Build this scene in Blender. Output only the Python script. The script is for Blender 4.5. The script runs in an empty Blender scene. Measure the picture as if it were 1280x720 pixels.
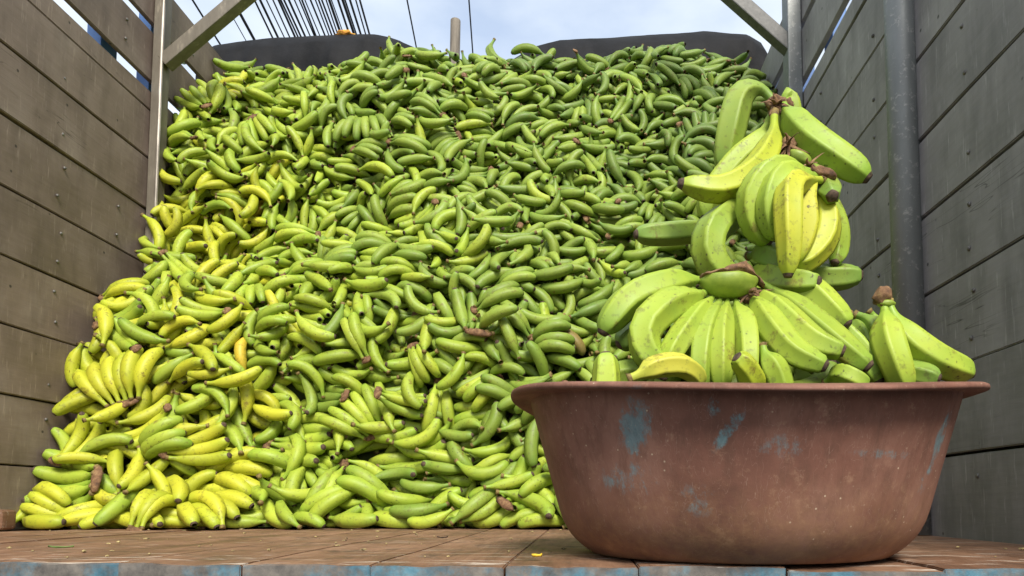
import bpy, bmesh, math, random
import numpy as np
from mathutils import Vector, Matrix, noise as mnoise

random.seed(7)
rng = np.random.default_rng(7)
SC = bpy.context.scene
COL = SC.collection
R = math.radians

# ------------------------------------------------------------------ camera, sky, sun, exposure
H = 0.075                                   # eye height above the truck floor
YAW, PITCH, F = 0.0, R(3.7), 840.0
SHX = -87 / 1280                             # the picture is a crop: its axis is off centre
SHIFT = (628 - F * math.tan(PITCH) - 360) / 1280
cam = bpy.data.cameras.new('camera')
cam.sensor_width = 36.0
cam.lens = 36.0 * F / 1280
cam.shift_y = SHIFT
cam.shift_x = SHX
cam.clip_start, cam.clip_end = 0.02, 3000
camo = bpy.data.objects.new('camera', cam)
COL.objects.link(camo)
camo.location = (0, 0, H)
camo.rotation_euler = (R(90) + PITCH, 0, YAW)
SC.camera = camo

SUN_EL, SUN_AZ = 44.0, 168.0                # azimuth clockwise from +Y
SKY_STRENGTH, SUN_STRENGTH, EXPOSURE = 0.125, 2.2, 1.2
W = bpy.data.worlds.new('World')
SC.world = W
W.use_nodes = True
nt = W.node_tree
nt.nodes.clear()
wo = nt.nodes.new('ShaderNodeOutputWorld')
bg = nt.nodes.new('ShaderNodeBackground')
sky = nt.nodes.new('ShaderNodeTexSky')
sky.sky_type = 'NISHITA'
sky.sun_disc = False
sky.sun_elevation = R(SUN_EL)
sky.sun_rotation = R(SUN_AZ)
sky.air_density, sky.dust_density, sky.ozone_density = 1.0, 2.5, 1.2
tc = nt.nodes.new('ShaderNodeTexCoord')
mp = nt.nodes.new('ShaderNodeMapping')
mp.inputs['Scale'].default_value = (1.0, 1.0, 2.2)
nz = nt.nodes.new('ShaderNodeTexNoise')
nz.inputs['Scale'].default_value = 2.6
nz.inputs['Detail'].default_value = 6
rp = nt.nodes.new('ShaderNodeValToRGB')
rp.color_ramp.elements[0].position, rp.color_ramp.elements[1].position = 0.34, 0.62
rp.color_ramp.elements[0].color = (.35, .35, .35, 1)
rp.color_ramp.elements[1].color = (.95, .95, .95, 1)
mx = nt.nodes.new('ShaderNodeMix')
mx.data_type = 'RGBA'
mx.inputs['B'].default_value = (3.9, 4.2, 4.45, 1)
bg.inputs['Strength'].default_value = SKY_STRENGTH
L_ = nt.links.new
L_(tc.outputs['Generated'], mp.inputs['Vector']); L_(mp.outputs[0], nz.inputs['Vector'])
L_(nz.outputs['Fac'], rp.inputs['Fac']); L_(rp.outputs['Color'], mx.inputs['Factor'])
L_(sky.outputs[0], mx.inputs['A']); L_(mx.outputs['Result'], bg.inputs['Color'])
L_(bg.outputs[0], wo.inputs['Surface'])

sl = bpy.data.lights.new('sun', 'SUN')
sl.energy, sl.angle, sl.color = SUN_STRENGTH, R(20), (1.0, 0.94, 0.84)
so = bpy.data.objects.new('sun', sl)
COL.objects.link(so)
az, el = R(SUN_AZ), R(SUN_EL)
sd = Vector((math.sin(az) * math.cos(el), math.cos(az) * math.cos(el), math.sin(el)))
so.rotation_euler = sd.to_track_quat('Z', 'Y').to_euler()
so.location = sd * 20
SC.view_settings.view_transform = 'Standard'
SC.view_settings.look = 'None'
SC.view_settings.exposure = EXPOSURE
SC.view_settings.gamma = 1.0
SC.view_settings.use_curve_mapping = False

# ------------------------------------------------------------------ helpers
_r = Vector((math.cos(YAW), math.sin(YAW), 0))
_f = Vector((-math.sin(YAW) * math.cos(PITCH), math.cos(YAW) * math.cos(PITCH), math.sin(PITCH)))
_u = _r.cross(_f)
_cy = 360 + SHIFT * 1280


def at(px, py, Y):
    """point at depth Y (along the truck) seen at a picture position"""
    d = _f * F + _r * (px - 640 + SHX * 1280) - _u * (py - _cy)
    return Vector((0, 0, H)) + d * (Y / d.y)


def project(P):
    d = np.asarray(P, float) - np.array([0, 0, H])
    z = d @ np.array(_f)
    return 640 - SHX * 1280 + F * (d @ np.array(_r)) / z, _cy - F * (d @ np.array(_u)) / z


def link(o, parent=None):
    COL.objects.link(o)
    if parent is not None:
        o.parent = parent
    return o


def tag(o, label=None, cat=None, group=None, kind=None):
    for k, v in (('label', label), ('category', cat), ('group', group), ('kind', kind)):
        if v:
            o[k] = v
    return o


def empty(name, loc=(0, 0, 0)):
    o = bpy.data.objects.new(name, None)
    o.location = loc
    o.empty_display_size = .05
    return link(o)


def mesh_obj(name, me, mats, parent=None, loc=None):
    for m in (mats if isinstance(mats, (list, tuple)) else [mats]):
        me.materials.append(m)
    o = bpy.data.objects.new(name, me)
    if loc is not None:
        o.location = loc
    return link(o, parent)


def bm_obj(name, bm, mats, parent=None, smooth=False, loc=None):
    me = bpy.data.meshes.new(name)
    bmesh.ops.recalc_face_normals(bm, faces=bm.faces)
    bm.to_mesh(me)
    bm.free()
    if smooth:
        me.shade_smooth()
    return mesh_obj(name, me, mats, parent, loc)


def add_box(bm, lo, hi, bevel=0.0, seg=2):
    ret = bmesh.ops.create_cube(bm, size=1)
    vs = ret['verts']
    for v in vs:
        for i in range(3):
            v.co[i] = lo[i] if v.co[i] < 0 else hi[i]
    if bevel:
        es = {e for v in vs for e in v.link_edges}
        bmesh.ops.bevel(bm, geom=list(es), offset=bevel, segments=seg, affect='EDGES', profile=.6)
    return bm


def add_tube(bm, a, b, ra, rb=None, n=10, cap=True):
    rb = ra if rb is None else rb
    a, b = Vector(a), Vector(b)
    q = (b - a).to_track_quat('Z', 'Y')
    rings = []
    for p, r in ((a, ra), (b, rb)):
        rings.append([bm.verts.new(p + q @ Vector((r * math.cos(2 * math.pi * k / n), r * math.sin(2 * math.pi * k / n), 0))) for k in range(n)])
    for k in range(n):
        bm.faces.new((rings[0][k], rings[0][(k + 1) % n], rings[1][(k + 1) % n], rings[1][k]))
    if cap:
        bm.faces.new(rings[0][::-1]); bm.faces.new(rings[1])


# ------------------------------------------------------------------ materials
class N:
    """small node builder"""
    def __init__(s, name):
        s.m = bpy.data.materials.new(name)
        s.m.use_nodes = True
        s.t = s.m.node_tree
        s.b = s.t.nodes['Principled BSDF']

    def n(s, typ, **kw):
        x = s.t.nodes.new('ShaderNode' + typ)
        for k, v in kw.items():
            if k.startswith('i_'):
                x.inputs[k[2:].replace('_', ' ')].default_value = v
            else:
                setattr(x, k, v)
        return x

    def l(s, a, b):
        s.t.links.new(a, b)

    def coord(s, scale=(1, 1, 1), kind='Object', loc=(0, 0, 0), rnd=False):
        c = s.n('TexCoord')
        mpn = s.n('Mapping')
        mpn.inputs['Scale'].default_value = scale
        mpn.inputs['Location'].default_value = loc
        s.l(c.outputs[kind], mpn.inputs['Vector'])
        if not rnd:
            return mpn.outputs[0]
        oi = s.n('ObjectInfo')
        mul = s.n('Math', operation='MULTIPLY')
        mul.inputs[1].default_value = 37.0
        s.l(oi.outputs['Random'], mul.inputs[0])
        ad = s.n('VectorMath', operation='ADD')
        s.l(mpn.outputs[0], ad.inputs[0]); s.l(mul.outputs[0], ad.inputs[1])
        return ad.outputs[0]

    def noise(s, vec, scale, detail=4, rough=.55):
        x = s.n('TexNoise')
        x.inputs['Scale'].default_value = scale
        x.inputs['Detail'].default_value = detail
        x.inputs['Roughness'].default_value = rough
        s.l(vec, x.inputs['Vector'])
        return x.outputs['Fac']

    def ramp(s, fac, *stops):
        x = s.n('ValToRGB')
        e = x.color_ramp.elements
        while len(e) < len(stops):
            e.new(.5)
        for k, (p, c) in enumerate(stops):
            e[k].position = p
            e[k].color = (c, c, c, 1) if isinstance(c, (int, float)) else (*c, 1)
        s.l(fac, x.inputs['Fac'])
        return x.outputs['Color']

    def mix(s, fac, a, b, blend='MIX'):
        x = s.n('Mix', data_type='RGBA', blend_type=blend)
        for v, i in ((fac, 'Factor'), (a, 'A'), (b, 'B')):
            if isinstance(v, (int, float)):
                x.inputs[i].default_value = v
            elif isinstance(v, tuple):
                x.inputs[i].default_value = (*v, 1)
            else:
                s.l(v, x.inputs[i])
        return x.outputs['Result']

    def math(s, op, a, b=0.0, clamp=False):
        x = s.n('Math', operation=op, use_clamp=clamp)
        for k, v in enumerate((a, b)):
            if isinstance(v, (int, float)):
                x.inputs[k].default_value = v
            else:
                s.l(v, x.inputs[k])
        return x.outputs[0]

    def done(s, col, rough=.6, bump=None, strength=.3, dist=.002, metal=0.0, spec=.5):
        if isinstance(col, tuple):
            s.b.inputs['Base Color'].default_value = (*col, 1)
        else:
            s.l(col, s.b.inputs['Base Color'])
        if isinstance(rough, (int, float)):
            s.b.inputs['Roughness'].default_value = rough
        else:
            s.l(rough, s.b.inputs['Roughness'])
        s.b.inputs['Metallic'].default_value = metal
        s.b.inputs['Specular IOR Level'].default_value = spec
        if bump is not None:
            bp = s.n('Bump')
            bp.inputs['Strength'].default_value = strength
            bp.inputs['Distance'].default_value = dist
            s.l(bump, bp.inputs['Height'])
            s.l(bp.outputs[0], s.b.inputs['Normal'])
        return s.m


def plank_material(name, c_dark, c_mid, c_light):
    """old matt paint over sawn boards: grain along the board, pale rubs, run-down stains"""
    m = N(name)
    v = m.coord((1, .12, 1), rnd=True)
    grain = m.noise(v, 90, 6, .65)
    v2 = m.coord((1, .6, .16), rnd=True)
    runs = m.noise(v2, 26, 4, .6)
    big = m.noise(m.coord((1, 1, 1), rnd=True), 4.5, 4, .6)
    scr = m.noise(m.coord((1, 3.0, .35), rnd=True), 30, 3, .7)
    base = m.ramp(m.math('ADD', m.math('MULTIPLY', grain, .22), m.math('MULTIPLY', big, .78)), (.3, c_dark), (.52, c_mid), (.75, c_light))
    base = m.mix(m.ramp(runs, (.48, 0), (.75, .5)), base, tuple(c * .6 for c in c_dark))
    base = m.mix(m.ramp(scr, (.59, 0), (.72, .36)), base, tuple(min(1, c * 1.6) for c in c_light))
    vo = m.n('TexVoronoi')
    vo.inputs['Scale'].default_value = 13
    m.l(m.coord((1, 1, 1), rnd=True), vo.inputs['Vector'])
    base = m.mix(m.ramp(vo.outputs['Distance'], (.035, .8), (.07, 0)), base, (.02, .018, .015))
    ck = m.noise(m.coord((1, .07, 1), rnd=True), 34, 2, .5)
    crack = m.math('MULTIPLY', m.ramp(ck, (.492, 0), (.5, 1), (.508, 0)), m.ramp(m.noise(m.coord((1, .5, 1), rnd=True), 3.1, 2), (.6, 0), (.68, .7)))
    base = m.mix(crack, base, (.025, .022, .018))
    oi = m.n('ObjectInfo')
    base = m.mix(1.0, base, m.ramp(oi.outputs['Random'], (0, .8), (1, 1.0)), 'MULTIPLY')
    return m.done(base, m.ramp(big, (.3, .55), (.7, .78)), m.math('ADD', m.math('MULTIPLY', grain, .5), m.math('MULTIPLY', runs, .6)), .4, .003, spec=.35)


M = {}
M['plank_warm_lit'] = plank_material('warm_lit_grey_paint', (.155, .114, .086), (.237, .178, .14), (.325, .262, .214))  # one paint on both sides; warm light here is put into the colour
M['plank_shade_lifted'] = plank_material('shade_lifted_grey_paint', (.198, .19, .186), (.297, .284, .28), (.385, .372, .366))  # the same paint, its colour lightened to offset the shade on this side

m = N('dark_gap_backing'); M['gap_backing'] = m.done((.02, .02, .018), .8)
m = N('blue_stake_paint')
M['stake'] = m.done(m.ramp(m.noise(m.coord(), 14), (.35, (.05, .13, .34)), (.7, (.09, .2, .45))), .6)

m = N('painted_steel')
g = m.noise(m.coord(), 60, 5, .7)
b_ = m.noise(m.coord((1, 1, .25)), 12, 4)
M['steel'] = m.done(m.mix(m.ramp(g, (.56, 0), (.66, .6)), m.ramp(b_, (.3, (.16, .172, .172)), (.7, (.245, .258, .256))), (.42, .42, .4)),
                    m.ramp(g, (.3, .38), (.7, .6)), g, .5, .002, metal=.25)
m = N('brown_painted_steel')
g = m.noise(m.coord((1, 1, .3)), 34, 5, .7)
M['steel_brown'] = m.done(m.mix(m.ramp(g, (.58, 0), (.68, .5)), m.ramp(g, (.3, (.1, .085, .062)), (.7, (.16, .14, .105))), (.3, .26, .2)), .55, g, .3, .0015)
m = N('bare_worn_steel')
g = m.noise(m.coord((1, 1, .1)), 40, 4, .7)
M['bare_steel'] = m.done(m.ramp(g, (.35, (.15, .13, .105)), (.6, (.42, .38, .33))), .45, metal=.4)
m = N('dark_painted_steel'); M['steel_dark'] = m.done(m.ramp(m.noise(m.coord(), 50, 5, .7), (.35, (.06, .062, .06)), (.65, (.12, .12, .115))), .55)
m = N('bolt_steel'); M['bolt'] = m.done(m.ramp(m.noise(m.coord(rnd=True), 200), (.4, (.09, .085, .075)), (.65, (.22, .21, .19))), .5, metal=.4)

# floor boards: brown timber worn smooth, pale scrapes near the loading edge
m = N('worn_deck_timber')
gv = m.coord((1, .09, 1), rnd=True)
g = m.noise(gv, 75, 6, .65)
bgn = m.noise(m.coord((1, .5, 1), rnd=True), 9, 5, .6)
col = m.ramp(m.math('ADD', m.math('MULTIPLY', g, .4), m.math('MULTIPLY', bgn, .6)),
             (.3, (.075, .04, .024)), (.48, (.185, .098, .057)), (.66, (.285, .165, .1)), (.8, (.35, .23, .155)))
scr = m.noise(m.coord((.22, 2.2, 1), rnd=True), 26, 5, .72)
sep = m.n('SeparateXYZ')
tco = m.n('TexCoord')
m.l(tco.outputs['Object'], sep.inputs[0])
near = m.ramp(m.math('MULTIPLY', m.math('SUBTRACT', sep.outputs['Y'], .8), 2.0), (.0, 1), (.12, .9), (.5, .25))
wh = m.math('MULTIPLY', m.ramp(scr, (.57, 0), (.62, 1)), near)
col = m.mix(wh, col, (.62, .56, .48))
drk = m.noise(m.coord((1, .8, 1)), 17, 5, .7)
col = m.mix(m.ramp(drk, (.53, 0), (.68, .7)), col, (.045, .03, .022))
M['deck'] = m.done(col, m.ramp(bgn, (.3, .55), (.7, .8)), g, .6, .003, spec=.3)

m = N('chipped_blue_paint')
v = m.coord((1, 1, 1), rnd=True)
a1 = m.noise(v, 10, 6, .7)
a2 = m.noise(v, 38, 5, .7)
blue = m.ramp(a2, (.3, (.025, .075, .105)), (.5, (.05, .14, .195)), (.7, (.1, .22, .28)))
wood = m.ramp(a2, (.3, (.06, .042, .03)), (.7, (.2, .145, .1)))
M['blue_end'] = m.done(m.mix(m.ramp(a1, (.4, 0), (.54, .8)), blue, wood), .65, a2, .5, .002)

# banana peel
def peel(name, mass):
    m = N(name)
    if mass:
        a = m.n('Attribute', attribute_name='tint')
        tint = a.outputs['Color']
        v1 = m.coord((1, 1, 1))
    else:
        a = m.n('ObjectInfo')
        tint = a.outputs['Color']
        v1 = m.coord((1, 1, 1), rnd=True)
    al = m.n('Attribute', attribute_name='along')
    t = al.outputs['Fac']
    ri = m.n('Attribute', attribute_name='ridge')
    big = m.noise(v1, 22, 3, .6)
    col = m.mix(m.ramp(big, (.3, 0), (.72, .55)), tint, m.mix(1.0, tint, (1.3, 1.08, .75), 'MULTIPLY'))
    # greener towards both ends, paler line along the ridges
    col = m.mix(m.ramp(t, (.05, .55), (.3, 0), (.78, 0), (.97, .5)), col, m.mix(1.0, tint, (.62, .85, .9), 'MULTIPLY'))
    col = m.mix(m.math('MULTIPLY', ri.outputs['Fac'], .28), col, m.mix(1.0, tint, (1.3, 1.2, 1.1), 'MULTIPLY'))
    vo = m.n('TexVoronoi'); vo.inputs['Scale'].default_value = 95
    m.l(v1, vo.inputs['Vector'])
    msk = m.noise(v1, 18, 3)
    spots = m.math('MULTIPLY', m.ramp(vo.outputs['Distance'], (.1, 1), (.2, 0)), m.ramp(msk, (.54, 0), (.64, 1)))
    dash = m.noise(v1, 150, 2, .5)
    spots = m.math('MAXIMUM', spots, m.math('MULTIPLY', m.ramp(dash, (.66, 0), (.72, 1)), m.ramp(m.noise(v1, 11, 3), (.45, 0), (.6, .9))))
    col = m.mix(m.math('MULTIPLY', spots, .9), col, (.05, .032, .014))
    br = m.noise(v1, 30, 6, .75)
    col = m.mix(m.ramp(br, (.585, 0), (.68, .75)), col, (.13, .075, .02))
    rubs = m.noise(v1, 70, 3, .7)
    col = m.mix(m.ramp(rubs, (.57, 0), (.68, .5)), col, (.1, .09, .03))
    lng = m.noise(v1, 9, 4, .7)
    col = m.mix(m.ramp(lng, (.5, 0), (.7, .3)), col, m.mix(1.0, tint, (.55, .6, .8), 'MULTIPLY'))
    m.b.inputs['Subsurface Weight'].default_value = 0.0
    return m.done(col, m.ramp(big, (.3, .44), (.7, .6)), rubs, .15, .0015, spec=.36)


M['peel'] = peel('banana_peel', False)
M['peel_mass'] = peel('banana_peel_mass', True)
m = N('dried_stem')
g = m.noise(m.coord(rnd=True), 120, 4, .7)
M['stem'] = m.done(m.ramp(g, (.3, (.06, .035, .014)), (.55, (.2, .14, .04)), (.75, (.3, .26, .06))), .75, g, .5, .001)
m = N('blossom_tip')
g = m.noise(m.coord(rnd=True), 160, 4, .7)
M['tip'] = m.done(m.ramp(g, (.3, (.02, .013, .009)), (.7, (.12, .075, .045))), .85, g, .6, .001)
m = N('dried_crown')
g = m.noise(m.coord((1, 1, 1), rnd=True), 70, 5, .75)
M['crown'] = m.done(m.ramp(g, (.32, (.05, .024, .012)), (.52, (.17, .088, .04)), (.75, (.36, .24, .11))), .85, g, .8, .003)
m = N('cut_crown_flesh')
g = m.noise(m.coord(), 60, 4, .7)
M['flesh'] = m.done(m.ramp(g, (.3, (.16, .24, .025)), (.7, (.27, .35, .04))), .5, g, .3, .001)
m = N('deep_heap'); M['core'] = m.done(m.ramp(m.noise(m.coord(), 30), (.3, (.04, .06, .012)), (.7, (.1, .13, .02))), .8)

# ------------------------------------------------------------------ ground
XL, XR = 1.58, 0.81
m = N('street_asphalt')
g = m.noise(m.coord(), 40, 6, .7)
M['asphalt'] = m.done(m.ramp(g, (.3, (.04, .04, .04)), (.7, (.075, .073, .07))), .9, g, .4, .004)
bm = bmesh.new()
bmesh.ops.create_grid(bm, x_segments=8, y_segments=8, size=1500)
tag(bm_obj('ground', bm, M['asphalt'], loc=(0, 0, -1.15)), 'dark asphalt street below the truck', kind='structure')

# ------------------------------------------------------------------ the truck body
truck = empty('truck_bed', (0, 2.0, 0))
tag(truck, 'open truck bed with grey plank sides, steel posts and brown timber floor', 'truck')


def tpart(o, parent=None):
    p = parent or truck
    o.parent = p
    if p is truck:                              # sub-parts hang on parts that already sit in place
        o.matrix_parent_inverse = Matrix.Translation(-Vector((0, 2.0, 0)))
    return o


WY0, WY1 = 0.35, 3.12
U = XL
# heights of the board joints (bottom, top) above the floor
edges_ = [(-.002, .066 * U + H), (.066, .187), (.187, .3085), (.3085, .4264), (.4264, .547), (.547, .6726), (.6726, .792), (.792, .9065), (.9065, .953), (.978, 1.094), (1.117, 1.232)]
boards = [(-.05, edges_[0][1])] + [(a * U + H, b * U + H) for a, b in edges_[1:]]


def side_wall(side):
    x0 = -XL if side < 0 else XR                 # inner face
    s = -1 if side < 0 else 1
    mat = M['plank_warm_lit'] if side < 0 else M['plank_shade_lifted']
    bm = bmesh.new()
    xa, xb = x0 + s * .034, x0 + s * .04
    add_box(bm, (min(xa, xb), WY0, -.05), (max(xa, xb), WY1, .945 * U + H))  # dark backing added behind the planks to keep sky light out of the joints
    wall = tpart(bm_obj('side_wall', bm, M['gap_backing']))
    wall['label'] = 'brown-grey plank side of the truck' if side < 0 else 'green-grey plank side of the truck'
    for k, (za, zb) in enumerate(boards):
        wide = k >= 9
        ga = 0 if k == 0 else .0018 + random.random() * .002
        if wide:
            ga = 0
        off = random.uniform(-.0025, .0025)
        bm = bmesh.new()
        lo = (min(x0 + s * off, x0 + s * (.032 if k < 8 else .018)), WY0 + random.uniform(0, .02), za + ga)
        th_ = .032 if k < 8 else .018
        hi = (max(x0 + s * off, x0 + s * th_), WY1, zb - (.0018 + random.random() * .0028 if not wide else 0))
        nseg = 14
        add_box(bm, lo, hi)
        # cut into lengths so the edges can wander a little
        for q in range(1, nseg):
            yy = lo[1] + (hi[1] - lo[1]) * q / nseg
            bmesh.ops.bisect_plane(bm, geom=bm.verts[:] + bm.edges[:] + bm.faces[:], plane_co=(0, yy, 0), plane_no=(0, 1, 0))
        for v in bm.verts:
            nn = mnoise.noise(Vector((v.co.y * 2.6, za * 7 + side * 3, v.co.z * 3)))
            v.co.z += .0036 * nn
            v.co.x += .003 * mnoise.noise(Vector((v.co.y * 1.7 + 9, za * 5, side)))
        bmesh.ops.bevel(bm, geom=[e for e in bm.edges if abs((e.verts[0].co - e.verts[1].co).normalized().y) > .9 and len(e.link_faces) == 2 and e.calc_face_angle(0) > .5], offset=.0024, segments=2, affect='EDGES')
        tpart(bm_obj('plank', bm, mat), wall)
    bolt_me = None
    cols = (1.98, 2.24, 1.35, 2.62) if side < 0 else (1.365, 1.80, 2.2, .98)
    for yb in cols:
        for k, (za, zb) in enumerate(boards):
            if zb - za < .1:
                continue
            for fz in (.27, .74):
                if random.random() < .18:
                    continue
                if bolt_me is None:
                    bm = bmesh.new()
                    bmesh.ops.create_uvsphere(bm, u_segments=10, v_segments=6, radius=.0052)
                    for v in bm.verts:
                        v.co.x *= .75
                    bm.faces.ensure_lookup_table()
                    bolt_me = bpy.data.meshes.new('bolt')
                    bm.to_mesh(bolt_me); bm.free(); bolt_me.shade_smooth()
                    bolt_me.materials.append(M['bolt'])
                o = bpy.data.objects.new('bolt', bolt_me)
                link(o)
                o.location = (x0 - s * .001, yb + random.uniform(-.012, .012), za + (zb - za) * fz + random.uniform(-.012, .012))
                tpart(o, wall)
    for ys in ((2.21, 2.46, 1.5, 2.9) if side < 0 else (2.53, 2.22, 1.3, 2.9)):
        bm = bmesh.new()
        xa, xb = x0 + s * .041, x0 + s * .09
        add_box(bm, (min(xa, xb), ys - .04, -.1), (max(xa, xb), ys + .04, 2.06), .004)
        tpart(bm_obj('stake', bm, M['stake']), wall)
    return wall


wall_a = side_wall(-1)
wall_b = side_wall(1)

# headboard behind the heap
bm = bmesh.new()
add_box(bm, (-XL - .05, WY1 + .002, -.05), (XR + .05, WY1 + .04, 1.95), .004)
tpart(bm_obj('headboard', bm, M['plank_warm_lit']))

# floor deck, boards running along the truck with blue painted ends
jx = [-1.66, -1.42, -1.27, -1.10]
edgeY = 0.825


def edge_at(X):                                     # the loading edge is not quite square to the sides
    return .81 - .0846 * X


for px in (-60, 125, 292, 461, 632, 797, 973, 1155):
    jx.append(at(px, 704, edgeY).x)
jx = sorted(j for j in jx if j < at(-70, 704, edgeY).x - .05 or j > at(-70, 704, edgeY).x) + [at(1330, 704, edgeY).x, .87]
jx = sorted(jx)
bm = bmesh.new()
add_box(bm, (-1.64, edgeY + .25, -.16), (.86, 3.12, -.056), .005)
deck = tpart(bm_obj('floor_deck', bm, M['steel']))
for a, b in zip(jx[:-1], jx[1:]):
    if b - a < .03:
        continue
    bm = bmesh.new()
    dz, dy = random.uniform(-.0035, 0), random.uniform(-.006, .006)
    jg = .0014 if abs(a - at(632, 704, edgeY).x) < .01 or abs(b - at(632, 704, edgeY).x) < .01 else .0004
    lo, hi = (a + jg, edgeY + dy, -.05 + dz), (b - jg, 3.11, dz)
    add_box(bm, lo, hi)
    for yy in [edgeY + .02 * q * q + .03 for q in range(9)]:
        bmesh.ops.bisect_plane(bm, geom=bm.verts[:] + bm.edges[:] + bm.faces[:], plane_co=(0, yy, 0), plane_no=(0, 1, 0))
    for xx in [a + (b - a) * q / 5 for q in range(1, 5)]:
        bmesh.ops.bisect_plane(bm, geom=bm.verts[:] + bm.edges[:] + bm.faces[:], plane_co=(xx, 0, 0), plane_no=(1, 0, 0))
    for v in bm.verts:
        near_ = v.co.y < edgeY + .01
        v.co.y += (edge_at(v.co.x) - edgeY) * max(0, 1 - (v.co.y - edgeY) / .8)
        if v.co.z > -.02:
            v.co.z += .0022 * mnoise.noise(Vector((v.co.x * 11, v.co.y * 4, 3)))
            if near_:
                v.co.y += .004 * mnoise.noise(Vector((v.co.x * 31, 7, v.co.z * 20)))
                v.co.z += .0025 * mnoise.noise(Vector((v.co.x * 23, 1, 3))) - .001
    es = [e for e in bm.edges if len(e.link_faces) == 2 and e.calc_face_angle(0) > .8 and max(e.verts[0].co.z, e.verts[1].co.z) > -.02]
    bmesh.ops.bevel(bm, geom=es, offset=.0014, segments=2, affect='EDGES')
    bmesh.ops.recalc_face_normals(bm, faces=bm.faces)
    for f in bm.faces:
        f.material_index = 1 if f.normal.y < -.75 else 0
        f.smooth = False
    tpart(bm_obj('floor_board', bm, [M['deck'], M['blue_end']]), deck)

# posts, overhead bow and braces
PY = 2.39
bm = bmesh.new()
xl = -XL + .004
add_box(bm, (xl, PY - .026, .0), (xl + .036, PY + .026, 2.43), .004, 1)
po = bm_obj('post', bm, [M['steel_brown'], M['bare_steel']])
tpart(po)
bm = bmesh.new()
add_tube(bm, (xl + .036, PY - .025, .0), (xl + .036, PY - .025, 2.43), .006, n=8)
tpart(bm_obj('weld_edge', bm, M['bare_steel']), po)
xr = XR - .004
bm = bmesh.new()
add_box(bm, (xr - .05, PY - .035, 0), (xr, PY + .035, 2.43), .004, 2)
tpart(bm_obj('post', bm, M['steel']))
bm = bmesh.new()                                          # near round post with its flange plate
NY = 1.59
add_tube(bm, (XR - .022, NY, 0), (XR - .022, NY, 2.43), .036, n=24)
pn = tpart(bm_obj('post', bm, M['steel'], smooth=True))
for p_ in pn.data.polygons:
    p_.use_smooth = abs(p_.normal.z) < .5
bm = bmesh.new()
add_box(bm, (XR - .012, NY + .02, 0), (XR - .003, NY + .078, 2.2), .002)
tpart(bm_obj('flange_plate', bm, M['steel']), pn)
bm = bmesh.new()
add_box(bm, (xl, PY - .03, 2.432), (xr, PY + .03, 2.49), .005)
tpart(bm_obj('roof_bow', bm, M['steel']))


def bar(name, a, b, w, d, mat):
    bm = bmesh.new()
    L = (Vector(b) - Vector(a)).length
    add_box(bm, (-w / 2, -d / 2, 0), (w / 2, d / 2, L), .004)
    dirv = (Vector(b) - Vector(a)).normalized()
    yv = Vector((0, 1, 0))
    xv = yv.cross(dirv).normalized()
    yv = dirv.cross(xv)
    mt = Matrix((xv, yv, dirv)).transposed().to_4x4()
    mt.translation = a
    bm.transform(mt)
    return tpart(bm_obj(name, bm, mat))


a = at(206, 80, PY - .005); d = at(297, 3, PY - .005) - a
bar('brace', a, a + d * 1.95, .046, .045, M['steel_brown'])
a = at(990, 62, PY - .005); d = at(922, 2, PY - .005) - a
bar('brace', a, a + d * 2.25, .05, .045, M['steel_dark'])
# short timber block standing in the near corner
bm = bmesh.new()
p0 = at(7, 650, 1.80)
add_box(bm, (p0.x - .05, 1.785, .001), (p0.x, 1.84, .056), .014, 3)
tpart(bm_obj('corner_block', bm, M['deck']))

# ------------------------------------------------------------------ tarpaulin over the headboard, pole, rag
m = N('grey_tarpaulin')
g = m.noise(m.coord(), 9, 5, .6)
M['tarp'] = m.done(m.ramp(g, (.3, (.005, .0053, .0062)), (.7, (.013, .0134, .0155))), .7, m.noise(m.coord((1, .4, 1)), 26, 4), .5, .006, spec=.15)
TY = 3.16
top_px = [(262, 66), (278, 58), (330, 52), (400, 47), (470, 45), (500, 52), (532, 68), (570, 84), (630, 84), (668, 61), (700, 53), (800, 47), (880, 42), (930, 45), (948, 56), (962, 80)]
tp = [at(x, y, TY) for x, y in top_px]
bm = bmesh.new()
nu, prof = 150, [(-.13, -.62), (-.125, -.4), (-.12, -.2), (-.1, -.1), (-.05, -.025), (0, 0), (.08, -.02), (.2, -.09), (.3, -.3), (.31, -.7)]
grid = []
for i in range(nu + 1):
    X = tp[0].x + (tp[-1].x - tp[0].x) * i / nu
    zt = float(np.interp(X, [p.x for p in tp], [p.z for p in tp]))
    row = []
    for j, (dy, dz) in enumerate(prof):
        fold = .5 - abs(mnoise.noise(Vector((X * 4.3 + dz * 2.2, dz * 2.0 + X * .8, 12))))
        w = fold * .055 - .02 + mnoise.noise(Vector((X * 3.1, dz * 4, 2))) * .03 + mnoise.noise(Vector((X * 9, dz * 7 + X * 2, 5))) * .02 + mnoise.noise(Vector((X * 22, dz * 3 + X * 3, 8))) * .012
        row.append(bm.verts.new((X, TY + dy + w * (1.0 if j < 4 else .5), zt + dz + .5 * w * (j != 5))))
    grid.append(row)
for i in range(nu):
    for j in range(len(prof) - 1):
        bm.faces.new((grid[i][j], grid[i + 1][j], grid[i + 1][j + 1], grid[i][j + 1]))
tarp = bm_obj('tarpaulin', bm, M['tarp'], smooth=True)
sm = tarp.modifiers.new('thickness', 'SOLIDIFY'); sm.thickness = .004
tag(tarp, 'dark grey tarpaulin bunched over the front end behind the heap', 'tarpaulin')

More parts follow.
